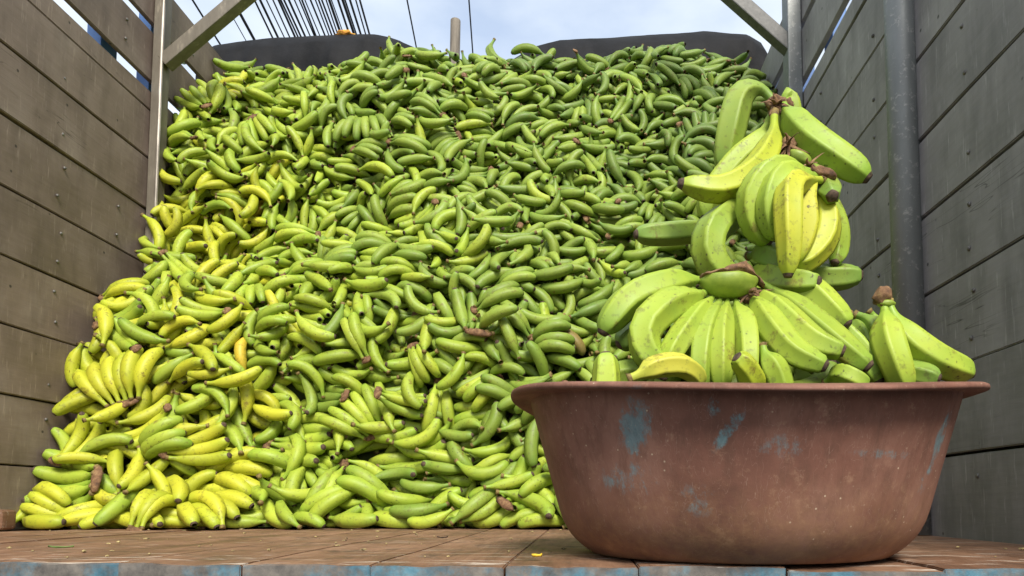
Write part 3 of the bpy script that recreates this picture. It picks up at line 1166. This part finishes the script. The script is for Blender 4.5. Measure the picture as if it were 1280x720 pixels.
# blue paint rubbed off on to the side, each mark its own place (x, z from the foot centre)
marks = []
for px, py, wx, wz, amt, tilt in [(793, 535, 17, 32, 1.0, .0), (788, 600, 30, 20, .55, .3), (908, 540, 9, 22, .9, -.6), (985, 555, 34, 16, .35, -.5), (1105, 569, 42, 6, .45, .1), (1172, 552, 10, 42, .75, -.35), (866, 628, 26, 18, .3, .2), (890, 510, 10, 14, .45, 0), (1152, 605, 9, 28, .4, -.3)]:
    Y = BY - .3
    for _ in range(6):
        p = at(px, py, Y)
        rz = np.interp(p.z, [.0, .07, z_rim], [r_base + .002, r_base + .041, r_wall])
        Y = BY - math.sqrt(max(1e-4, rz * rz - (p.x - BXC) ** 2))
    marks.append((p.x - BXC, p.z, wx * Y / F, wz * Y / F, amt, tilt))
warp = m.noise(v, 30, 4, .7)
rag = m.noise(m.coord((1, 1, .5)), 85, 5, .8)
tot = None
for mx_, mz_, sx_, sz_, amt, tl in marks:
    dx = m.math('SUBTRACT', sx.outputs['X'], mx_)
    dz = m.math('SUBTRACT', sx.outputs['Z'], mz_)
    dx = m.math('SUBTRACT', dx, m.math('MULTIPLY', dz, -tl))
    e = m.math('ADD', m.math('POWER', m.math('ABSOLUTE', m.math('DIVIDE', dx, sx_)), 2.0), m.math('POWER', m.math('ABSOLUTE', m.math('DIVIDE', dz, sz_)), 2.0))
    e = m.math('SUBTRACT', 1.0, m.math('MULTIPLY', e, .5), True)
    e = m.math('MULTIPLY', e, amt)
    tot = e if tot is None else m.math('MAXIMUM', tot, e)
front = m.ramp(sx.outputs['Y'], (.0, 1), (.02, 0))
jit = m.math('ADD', m.math('MULTIPLY', m.math('SUBTRACT', warp, .5), 1.9), m.math('MULTIPLY', m.math('SUBTRACT', rag, .5), 2.4))
f_ = m.math('MULTIPLY', m.ramp(m.math('ADD', tot, jit), (.3, 0), (.8, .62)), m.math('MULTIPLY', tot, 2.4, True))
bl = m.ramp(rag, (.35, (.05, .16, .19)), (.65, (.13, .28, .31)))
col = m.mix(f_, col, bl)
vs = m.n('TexVoronoi'); vs.inputs['Scale'].default_value = 70
m.l(v, vs.inputs['Vector'])
col = m.mix(m.math('MULTIPLY', m.ramp(vs.outputs['Distance'], (.05, 1), (.1, 0)), m.ramp(n1, (.5, 0), (.6, .8))), col, (.5, .4, .28))
scm = m.noise(m.coord((3, 3, .45)), 33, 2, .5)
col = m.mix(m.ramp(scm, (.495, 0), (.5, .22), (.505, 0)), col, (.5, .36, .28))
M['basin'] = m.done(col, m.ramp(n2, (.3, .6), (.7, .8)), m.math('ADD', n2, m.math('MULTIPLY', n1, .6)), .3, .002, spec=.22)


def basin_vert(r, z, th):
    y = math.sin(th)
    z2 = z - SAG * (z / z_rim) ** 2 * (r / r_lip) ** 2 * y * y
    wob = 1 + .006 * math.sin(3 * th + 1) * (z / z_rim)
    return (r * wob * math.cos(th), r * wob * y, z2)


def lathe(name, pr, mat, parent):
    bm = bmesh.new()
    rows = []
    for r, z in pr:
        if r == 0:
            rows.append([bm.verts.new((0, 0, z))])
        else:
            rows.append([bm.verts.new(basin_vert(r, z, 2 * math.pi * k / NS)) for k in range(NS)])
    for a, b in zip(rows[:-1], rows[1:]):
        for k in range(NS):
            k2 = (k + 1) % NS
            if len(a) == 1:
                bm.faces.new((a[0], b[k], b[k2]))
            elif len(b) == 1:
                bm.faces.new((a[k], a[k2], b[0]))
            else:
                bm.faces.new((a[k], a[k2], b[k2], b[k]))
    return bm_obj(name, bm, mat, parent, smooth=True)


basin = empty('basin', (BXC, BY, .001))
tag(basin, 'big scuffed red-brown plastic basin with blue paint rubs, full of bananas', 'basin')
ir = len(prof) - 20
lip_a = next(k for k, p in enumerate(prof) if p == (r_wall + .002, z_rim - .0125))
lip_b = lip_a + 10
lathe('bowl', prof[:lip_a + 1], M['basin'], basin)
lathe('rim', prof[lip_a:lip_b], M['basin'], basin)
lathe('inner_wall', prof[lip_b - 1:], M['basin'], basin)

# ------------------------------------------------------------------ fruit in the basin, hand by hand
def fruit_hand(name, label, cat, fingers, crown=None, group='bananas piled in the basin'):
    """fingers: (list of (px, py, Y) from stem to tip, radius, colour, options)"""
    first = at(*fingers[0][0][0])
    root = empty(name, first)
    tag(root, label, cat, group)
    for pts, r, kd, *op in fingers:
        op = op[0] if op else {}
        P = [at(*p) - first for p in pts]
        V, AL, RI, C = banana_geo(P, r * .92, T_FULL, 35, phase=op.get('ph', random.uniform(0, 1.2)), neck=op.get('neck', 1.0), ridge=1.2, tipr=op.get('tip', 1.0), lump=.04, seed=random.random() * 6)
        ms = banana_parts(V, AL, RI, T_FULL, 35)
        ob = mesh_obj_plain('banana', ms[0], root)
        c = kd if isinstance(kd, tuple) else tint(kd)
        ob.color = (c[0] * .94, c[1] * .98, c[2] * 1.1, 1)
        mesh_obj_plain('stem', ms[1], ob)
        mesh_obj_plain('tip', ms[2], ob)
    if crown:
        for cw in crown:
            c, sz, mat = at(*cw[0]) - first, cw[1], M[cw[2]]
            bm = bmesh.new()
            bmesh.ops.create_icosphere(bm, subdivisions=3, radius=1)
            rot = Matrix.Rotation(cw[3] if len(cw) > 3 else 0, 3, 'Y')
            for v in bm.verts:
                k = 1 + (.12 if cw[2] == 'flesh' else .35) * mnoise.noise(v.co * 1.7 + Vector(cw[0]) * .1) + (.03 if cw[2] == 'flesh' else .14) * mnoise.noise(v.co * 5.0 + Vector(cw[0]))
                if sz[0] > .04:                       # the broad crown is cut off flat on top
                    v.co.z = min(v.co.z, .1 + .1 * mnoise.noise(v.co * 3))
                v.co = rot @ Vector((v.co.x * sz[0] * k, v.co.y * sz[1] * k, v.co.z * sz[2] * k)) + c
            bm_obj('crown', bm, mat, root, smooth=True)
    return root


def mesh_obj_plain(name, me, parent):
    o = bpy.data.objects.new(name, me)
    return link(o, parent)


LG, YG, GR = 'lime green', 'yellow-green', 'green'
# topmost hand
fruit_hand('banana_hand', 'topmost hand of bananas in the basin, hanging from a brown dried crown', 'bananas', [
    ([(968, 128, 1.10), (950, 112, 1.10), (925, 122, 1.10), (912, 165, 1.10), (903, 215, 1.11)], .0255, GR),
    ([(976, 130, 1.08), (984, 142, 1.06), (1010, 172, 1.03), (1050, 200, 1.01), (1087, 224, 1.0)], .0255, LG, {'neck': 1.25}),
    ([(968, 140, 1.06), (965, 175, 1.03), (945, 212, 1.0), (900, 236, .98), (848, 229, .97)], .0225, YG),
    ([(966, 140, 1.09), (950, 175, 1.08), (918, 205, 1.08), (888, 245, 1.08), (882, 275, 1.08)], .023, LG),
    ([(978, 135, 1.12), (985, 118, 1.12), (988, 150, 1.13), (992, 190, 1.13)], .022, LG),
], [((970, 130, 1.075), (.016, .013, .014), 'crown', .3), ((984, 132, 1.09), (.01, .01, .012), 'crown', 0)])
# middle hand
fruit_hand('banana_hand', 'pale lime hand of bananas bunched below the topmost hand, fingers hanging down', 'bananas', [
    ([(1024, 217, .985), (1000, 214, .97), (966, 212, .955), (940, 245, .95), (943, 280, .955), (962, 306, .965)], .0215, LG),
    ([(1026, 220, .98), (1000, 220, .955), (975, 222, .935), (962, 255, .93), (966, 285, .935), (972, 300, .945)], .0205, LG),
    ([(1030, 225, .975), (1008, 226, .945), (988, 235, .915), (986, 270, .90), (987, 310, .90), (985, 347, .905)], .0195, YG, {'ph': .3}),
    ([(1030, 222, .99), (1015, 228, .975), (1005, 250, .96), (1008, 280, .955), (998, 315, .955), (990, 330, .96)], .02, YG),
    ([(1032, 224, .995), (1026, 240, .985), (1034, 270, .98), (1030, 300, .975), (1008, 325, .97), (985, 332, .965)], .0205, YG),
    ([(1030, 222, 1.03), (1036, 255, 1.02), (1046, 290, 1.01), (1047, 315, 1.01), (1043, 330, 1.0)], .018, LG),
    ([(985, 190, 1.06), (1005, 205, 1.05), (1030, 232, 1.0), (1041, 246, .95)], .02, GR, {'tip': 1.15}),
], [((1028, 218, .975), (.02, .012, .009), 'crown', .35), ((985, 181, 1.03), (.013, .01, .013), 'crown', 0), ((1000, 198, 1.02), (.02, .012, .011), 'flesh', .5)])
# arch
fruit_hand('banana_hand', 'green arched banana curving down onto the cut crown, beside the pale hand', 'bananas', [
    ([(950, 258, 1.03), (925, 262, 1.01), (893, 285, .985), (886, 318, .975), (905, 345, .98), (930, 352, 1.0)], .0255, LG, {'neck': 1.4}),
    ([(905, 278, 1.1), (888, 282, 1.1), (878, 300, 1.1), (890, 330, 1.1)], .022, GR),
])
fruit_hand('banana', 'straight green banana poking out sideways behind the arched one', 'banana', [
    ([(905, 284, 1.09), (880, 287, 1.07), (850, 290, 1.05), (820, 292, 1.04), (793, 293, 1.03)], .0195, GR, {'ph': .5}),
])
# two bananas with tips to the plank wall
fruit_hand('banana_hand', 'two short bananas under the pale hand, blunt tips turned to the planks', 'bananas', [
    ([(925, 345, 1.02), (950, 345, .99), (975, 352, .96), (1000, 354, .94), (1026, 354, .925)], .0235, LG, {'tip': 1.15}),
    ([(960, 340, 1.04), (1000, 345, 1.03), (1035, 347, 1.02), (1078, 344, 1.01)], .0215, GR, {'tip': 1.15}),
    ([(935, 320, 1.02), (955, 318, .99), (975, 325, .96), (995, 335, .96)], .021, GR),
])
# the great fan with its cut crown
fan = [
    ([(893, 352, .93), (872, 350, .915), (840, 355, .895), (790, 372, .875), (762, 402, .865), (752, 418, .865)], .0225, LG, {'neck': .72}),
    ([(893, 360, .93), (872, 370, .90), (835, 382, .87), (805, 412, .855), (812, 445, .85), (838, 461, .85)], .0225, LG, {'neck': .72}),
    ([(898, 366, .925), (885, 378, .90), (865, 403, .87), (840, 440, .85), (828, 475, .85)], .0172, LG, {'neck': .72}),
    ([(903, 368, .925), (897, 382, .90), (882, 412, .87), (876, 450, .85), (876, 490, .85)], .0172, LG, {'neck': .72}),
    ([(910, 368, .925), (908, 384, .90), (902, 412, .868), (901, 450, .848), (902, 492, .85)], .0165, LG, {'neck': .72}),
    ([(918, 368, .925), (922, 384, .90), (932, 412, .868), (935, 445, .848), (934, 490, .85)], .0172, LG, {'neck': .72}),
    ([(926, 366, .93), (935, 384, .91), (950, 415, .885), (964, 450, .865), (972, 490, .86)], .0165, LG, {'neck': .72}),
    ([(934, 362, .93), (944, 376, .90), (962, 405, .87), (992, 440, .845), (1034, 459, .83)], .0195, LG, {'tip': 1.15, 'neck': .75}),
    ([(940, 356, .94), (952, 368, .91), (985, 400, .875), (1020, 428, .85), (1056, 440, .84)], .02, LG, {'tip': 1.15, 'neck': .75}),
    ([(945, 350, .95), (965, 362, .93), (1005, 395, .90), (1050, 432, .87), (1088, 460, .855)], .0205, LG, {'tip': 1.15, 'neck': .75}),
    ([(950, 346, .98), (985, 352, .96), (1015, 365, .94), (1040, 388, .925), (1060, 408, .915)], .021, LG, {'tip': 1.15, 'neck': .75}),
    ([(955, 360, .99), (990, 380, .97), (1040, 410, .95), (1075, 440, .93), (1100, 480, .92)], .022, LG, {'neck': .72}),
]
fanroot = fruit_hand('banana_hand', 'largest hand of bananas, fanned over the basin rim from a wide cut crown', 'bananas', fan,
    [((911, 351, .912), (.041, .03, .027), 'flesh', .05), ((938, 372, .91), (.016, .012, .012), 'crown', .4)])
# the dried rim of the cut crown
bm = bmesh.new()
base0 = at(*fan[0][0][0])
lip = [(876, 345, .905), (890, 342, .895), (905, 338, .892), (920, 335, .892), (934, 333, .895), (942, 340, .9), (950, 352, .9), (956, 358, .9)]
pr = []
for k, p in enumerate(lip):
    q = at(*p) - base0
    hh = [.002, .003, .0045, .006, .009, .005, .004, .002][k]
    pr.append([bm.verts.new(q + Vector((0, 0, hh))), bm.verts.new(q + Vector((0, -.005, 0))), bm.verts.new(q + Vector((0, .002, -hh))), bm.verts.new(q + Vector((0, .012, 0)))])
for a_, b_ in zip(pr[:-1], pr[1:]):
    for q in range(4):
        bm.faces.new((a_[q], a_[(q + 1) % 4], b_[(q + 1) % 4], b_[q]))
bm.faces.new(pr[0]); bm.faces.new(pr[-1][::-1])
bmesh.ops.subdivide_edges(bm, edges=bm.edges[:], cuts=2, use_grid_fill=True)
for v in bm.verts:
    v.co += Vector((mnoise.noise(v.co * 90), mnoise.noise(v.co * 90 + Vector((5, 0, 0))), mnoise.noise(v.co * 90 + Vector((0, 9, 0))))) * .0035
bm_obj('dried_edge', bm, M['crown'], fanroot, smooth=True)


def shreds(parent, px, py, Y, n, L, r, seed):
    """dried fibres torn off at a crown"""
    rs = random.Random(seed)
    base = at(px, py, Y) - parent.location
    for _ in range(n):
        d = Vector((rs.uniform(-1, 1), rs.uniform(-1, .2), rs.uniform(-1, .7))).normalized()
        c = Vector((rs.uniform(-1, 1), rs.uniform(-1, 1), rs.uniform(-1.4, .2))) * .5
        bm = bmesh.new()
        prev = None
        for k in range(6):
            t = k / 5
            p = base + (d * t + c * t * t) * L * rs.uniform(.92, 1.05)
            w = r * (1 - .8 * t)
            ring = [bm.verts.new(p + Vector((w * math.cos(a), .5 * w * math.sin(a), .9 * w * math.sin(a + .6)))) for a in (0, 1.26, 2.5, 3.77, 5.03)]
            if prev:
                for q in range(5):
                    bm.faces.new((prev[q], prev[(q + 1) % 5], ring[(q + 1) % 5], ring[q]))
            else:
                bm.faces.new(ring)
            prev = ring
        bm.faces.new(prev[::-1])
        bm_obj('dried_fibre', bm, M['crown'], parent, smooth=True)


hands_by = [o for o in COL.objects if o.name.startswith('banana_hand') and o.get('group') == 'bananas piled in the basin']
shreds(hands_by[0], 970, 130, 1.06, 9, .022, .0055, 3)
shreds(hands_by[1], 985, 181, 1.02, 9, .026, .0045, 8)
shreds(hands_by[1], 1012, 206, .985, 8, .024, .0045, 5)
shreds(fanroot, 938, 366, .9, 8, .024, .004, 2)
# end hand by the plank wall
fruit_hand('banana_hand', 'pair of bananas joined at a knobbly brown crown, resting on the rim', 'bananas', [
    ([(1104, 374, .93), (1106, 390, .925), (1110, 425, .905), (1120, 455, .895), (1133, 490, .90)], .0215, LG, {'neck': .9}),
    ([(1110, 376, .93), (1116, 392, .925), (1135, 425, .915), (1170, 450, .91), (1216, 468, .92)], .0225, LG, {'neck': .95}),
    ([(1108, 378, .95), (1112, 400, .95), (1130, 440, .95), (1150, 475, .95)], .02, GR),
], [((1103, 371, .93), (.0125, .012, .0155), 'crown', .4), ((1108, 380, .928), (.0125, .010, .006), 'flesh', .1)])
fruit_hand('banana_hand', 'green bananas behind the knobbly crowned pair, stem ends up', 'bananas', [
    ([(1068, 393, 1.0), (1082, 398, .99), (1095, 412, .98), (1105, 445, .97), (1112, 480, .97)], .02, GR),
    ([(1085, 388, 1.02), (1095, 400, 1.02), (1110, 425, 1.0), (1120, 460, .99)], .019, LG),
    ([(1060, 392, 1.02), (1072, 410, 1.0), (1085, 440, .98), (1090, 480, .97)], .021, GR),
])
fruit_hand('banana', 'small green banana lying behind the rim, dark tip beside the crowned pair', 'banana', [([(1090, 466, .95), (1120, 462, .92), (1150, 467, .90), (1176, 473, .885)], .016, GR)])
fruit_hand('banana', 'small green banana tucked under the fan just above the rim', 'banana', [([(1030, 478, .87), (1050, 468, .85), (1065, 472, .84), (1085, 482, .84)], .014, LG)])
fruit_hand('banana', 'short yellow-green banana stub, dark tip up in front of the fan', 'banana', [([(945, 500, .83), (944, 480, .825), (936, 462, .815), (920, 445, .805)], .0155, YG, {'tip': 1.15})])
fruit_hand('banana', 'little banana with a thin brown neck between the fan fingers', 'banana', [([(953, 430, .845), (956, 442, .842), (966, 458, .84), (975, 480, .84), (980, 505, .84)], .0165, LG)])
fruit_hand('banana', 'curled yellow banana with a split brown end lying on the rim', 'banana', [([(785, 474, .79), (800, 468, .79), (822, 458, .795), (850, 456, .80), (868, 466, .81), (876, 482, .82)], .0145, (.47, .46, .05), {'neck': 1.3})])
fruit_hand('banana', 'upright green banana end showing above the rim by the big heap', 'banana', [([(757, 540, .82), (757, 505, .82), (758, 470, .82), (757, 440, .82)], .0185, LG, {'tip': 1.0})])
fruit_hand('banana', 'pale green banana behind the upright end, mostly hidden by the rim', 'banana', [([(828, 470, .87), (800, 466, .88), (775, 468, .88), (750, 476, .87)], .0165, GR)])
fruit_hand('banana', 'green banana under the longest fan finger, pointing towards the heap', 'banana', [([(835, 408, .93), (812, 412, .92), (790, 420, .91), (772, 432, .905)], .0185, GR)])

# fill under the visible fruit
fill = []
for k in range(46):
    for _ in range(40):
        a = random.uniform(0, 2 * math.pi); rr_ = .16 * math.sqrt(random.random())
        X, Y = BXC + rr_ * math.cos(a), BY + rr_ * math.sin(a)
        hz = .10 + random.random() * (.13 if rr_ > .2 else .16)
        if Y < BY:
            hz = min(hz, .16)
        break
    fill.append((X, Y, hz))
for k in range(30):
    X, Y = BXC + random.uniform(-.13, .1), BY + random.uniform(-.03, .14)
    fill.append((X, Y, random.uniform(.2, .35 - .7 * max(0, abs(X - BXC + .02) - .03))))
FV = []
off = 0; VV, TI, AA, RR, FQ, FM = [], [], [], [], [], []
for X, Y, z in fill:
    v = random.randrange(len(VAR))
    mt = Matrix.Translation((X, Y, z)) @ Matrix.Rotation(random.uniform(0, 6.28), 4, 'Z') @ Matrix.Rotation(random.gauss(0, .5), 4, 'Y') @ Matrix.Rotation(random.uniform(0, 6.28), 4, 'X') @ Matrix.Scale(.95, 4)
    Bm = np.array(mt)
    VV.append(VAR[v]['V'] @ Bm[:3, :3].T + Bm[:3, 3]); TI.append(np.tile([*tint('green'), 1.0], (nvb, 1)))
    AA.append(VAR[v]['AL']); RR.append(VAR[v]['RI']); FQ.append(fq + off); FM.append(fm); off += nvb
VV = np.concatenate(VV); FQ = np.concatenate(FQ); FM = np.concatenate(FM)
me = bpy.data.meshes.new('buried_bananas')
me.vertices.add(len(VV)); me.vertices.foreach_set('co', VV.astype(np.float32).ravel())
me.loops.add(FQ.size); me.loops.foreach_set('vertex_index', FQ.astype(np.int32).ravel())
me.polygons.add(len(FQ)); me.polygons.foreach_set('loop_start', np.arange(0, FQ.size, 4, dtype=np.int32))
me.polygons.foreach_set('material_index', FM.astype(np.int32))
me.update(calc_edges=True)
me.attributes.new('tint', 'FLOAT_COLOR', 'POINT').data.foreach_set('color', np.concatenate(TI).astype(np.float32).ravel())
me.attributes.new('along', 'FLOAT', 'POINT').data.foreach_set('value', np.concatenate(AA).astype(np.float32))
me.attributes.new('ridge', 'FLOAT', 'POINT').data.foreach_set('value', np.concatenate(RR).astype(np.float32))
me.shade_smooth()
tag(mesh_obj('buried_fruit', me, [M['peel_mass'], M['stem'], M['tip']]), 'green bananas buried under the hands inside the basin', 'bananas', kind='stuff')

# ------------------------------------------------------------------ two bananas wedged beside the brown post
fruit_hand('banana', 'single banana hanging upright in the gap beside the brown-grey post', 'banana', [([(214, 72, 2.66), (213, 85, 2.62), (217, 105, 2.6), (229, 119, 2.6)], .02, YG)], group='loose bananas in the heap')
fruit_hand('banana', 'green banana end lodged high beside the post and brace', 'banana', [([(208, 62, 2.85), (216, 68, 2.8), (228, 73, 2.72), (234, 75, 2.68)], .022, LG)], group='loose bananas in the heap')
fruit_hand('banana', 'banana with a dark stem standing highest on the heap by the pole', 'banana', [([(618, 49, 2.86), (612, 62, 2.84), (619, 74, 2.82), (637, 82, 2.80)], .0195, GR)], group='loose bananas in the heap')

# ------------------------------------------------------------------ litter on the floor
m = N('yellow_petal'); M['petal'] = m.done((.75, .52, .04), .6)
m = N('dry_crumb'); M['crumb'] = m.done(m.ramp(m.noise(m.coord(), 90), (.35, (.06, .04, .02)), (.6, (.45, .36, .16))), .8)
m = N('green_leaf_scrap'); M['leaf'] = m.done(m.ramp(m.noise(m.coord(), 90), (.3, (.08, .13, .03)), (.7, (.16, .22, .06))), .6)
m = N('blue_plastic_scrap'); M['scrap'] = m.done((.14, .3, .42), .35)


def scrap(name, px, py, pz, w, d, h, mat, label, cat, curl=.5):
    Y = F * H / (py - 628) * .98
    p = at(px, py, Y)
    bm = bmesh.new()
    n, mm = 7, 4
    g_ = []
    for i in range(n):
        u = i / (n - 1) - .5
        row = []
        for j in range(mm):
            v = j / (mm - 1) - .5
            wd = (1 - (2 * u) ** 2 * .9)
            row.append(bm.verts.new((u * w, v * d * wd, .003 + h * (curl * (2 * u) ** 2 + .5 * (2 * v) ** 2) + .3 * h * mnoise.noise(Vector((u * 5, v * 5, px))))))
        g_.append(row)
    for i in range(n - 1):
        for j in range(mm - 1):
            bm.faces.new((g_[i][j], g_[i + 1][j], g_[i + 1][j + 1], g_[i][j + 1]))
    o = bm_obj(name, bm, mat, smooth=True, loc=(p.x, p.y, .001))
    o.modifiers.new('thickness', 'SOLIDIFY').thickness = .0012
    return tag(o, label, cat)


scrap('petal', 671, 698, 0, .014, .009, .006, M['petal'], 'crumpled yellow petal on the floor edge near the basin foot', 'petal', .2)
scrap('leaf_scrap', 76, 687, 0, .04, .012, .004, M['leaf'], 'thin green leaf scrap lying on the brown floor boards', 'leaf')
scrap('plastic_scrap', 617, 655.5, 0, .05, .03, .016, M['scrap'], "torn blue plastic scrap at the heap's foot beside the basin", 'plastic')
scrap('leaf_scrap', 553, 674, 0, .022, .008, .004, M['tip'], 'small dark dry leaf scrap on the floor nearer the basin', 'leaf')
bm = bmesh.new()
for k in range(120):
    X, Y = random.uniform(-1.4, .75), random.uniform(.9, 1.95)
    if (X - BXC) ** 2 + (Y - BY) ** 2 < .25 ** 2:
        continue
    r_ = random.uniform(.001, .0035)
    mt = Matrix.Translation((X, Y, r_ * .5)) @ Matrix.Rotation(random.uniform(0, 6), 4, 'Z') @ Matrix.Diagonal((random.uniform(1, 2.5), 1, .6, 1))
    bmesh.ops.create_icosphere(bm, subdivisions=1, radius=r_, matrix=mt)
tag(bm_obj('crumbs', bm, M['crumb']), 'dry crumbs and bits scattered over the floor boards', 'crumbs', kind='stuff')
# orange rag on the tarpaulin
bm = bmesh.new()
bmesh.ops.create_icosphere(bm, subdivisions=3, radius=1)
c = at(432, 44, TY - .03)
for v in bm.verts:
    k = 1 + .5 * mnoise.noise(v.co * 2.3)
    v.co = Vector((v.co.x * .045 * k, v.co.y * .03 * k, v.co.z * .016 * k))
m = N('orange_cloth'); M['orange'] = m.done(m.ramp(m.noise(m.coord(), 60), (.3, (.45, .16, .02)), (.7, (.7, .4, .04))), .8)
tag(bm_obj('rag', bm, M['orange'], smooth=True, loc=c), 'small orange rag lying on top of the dark tarpaulin', 'rag')
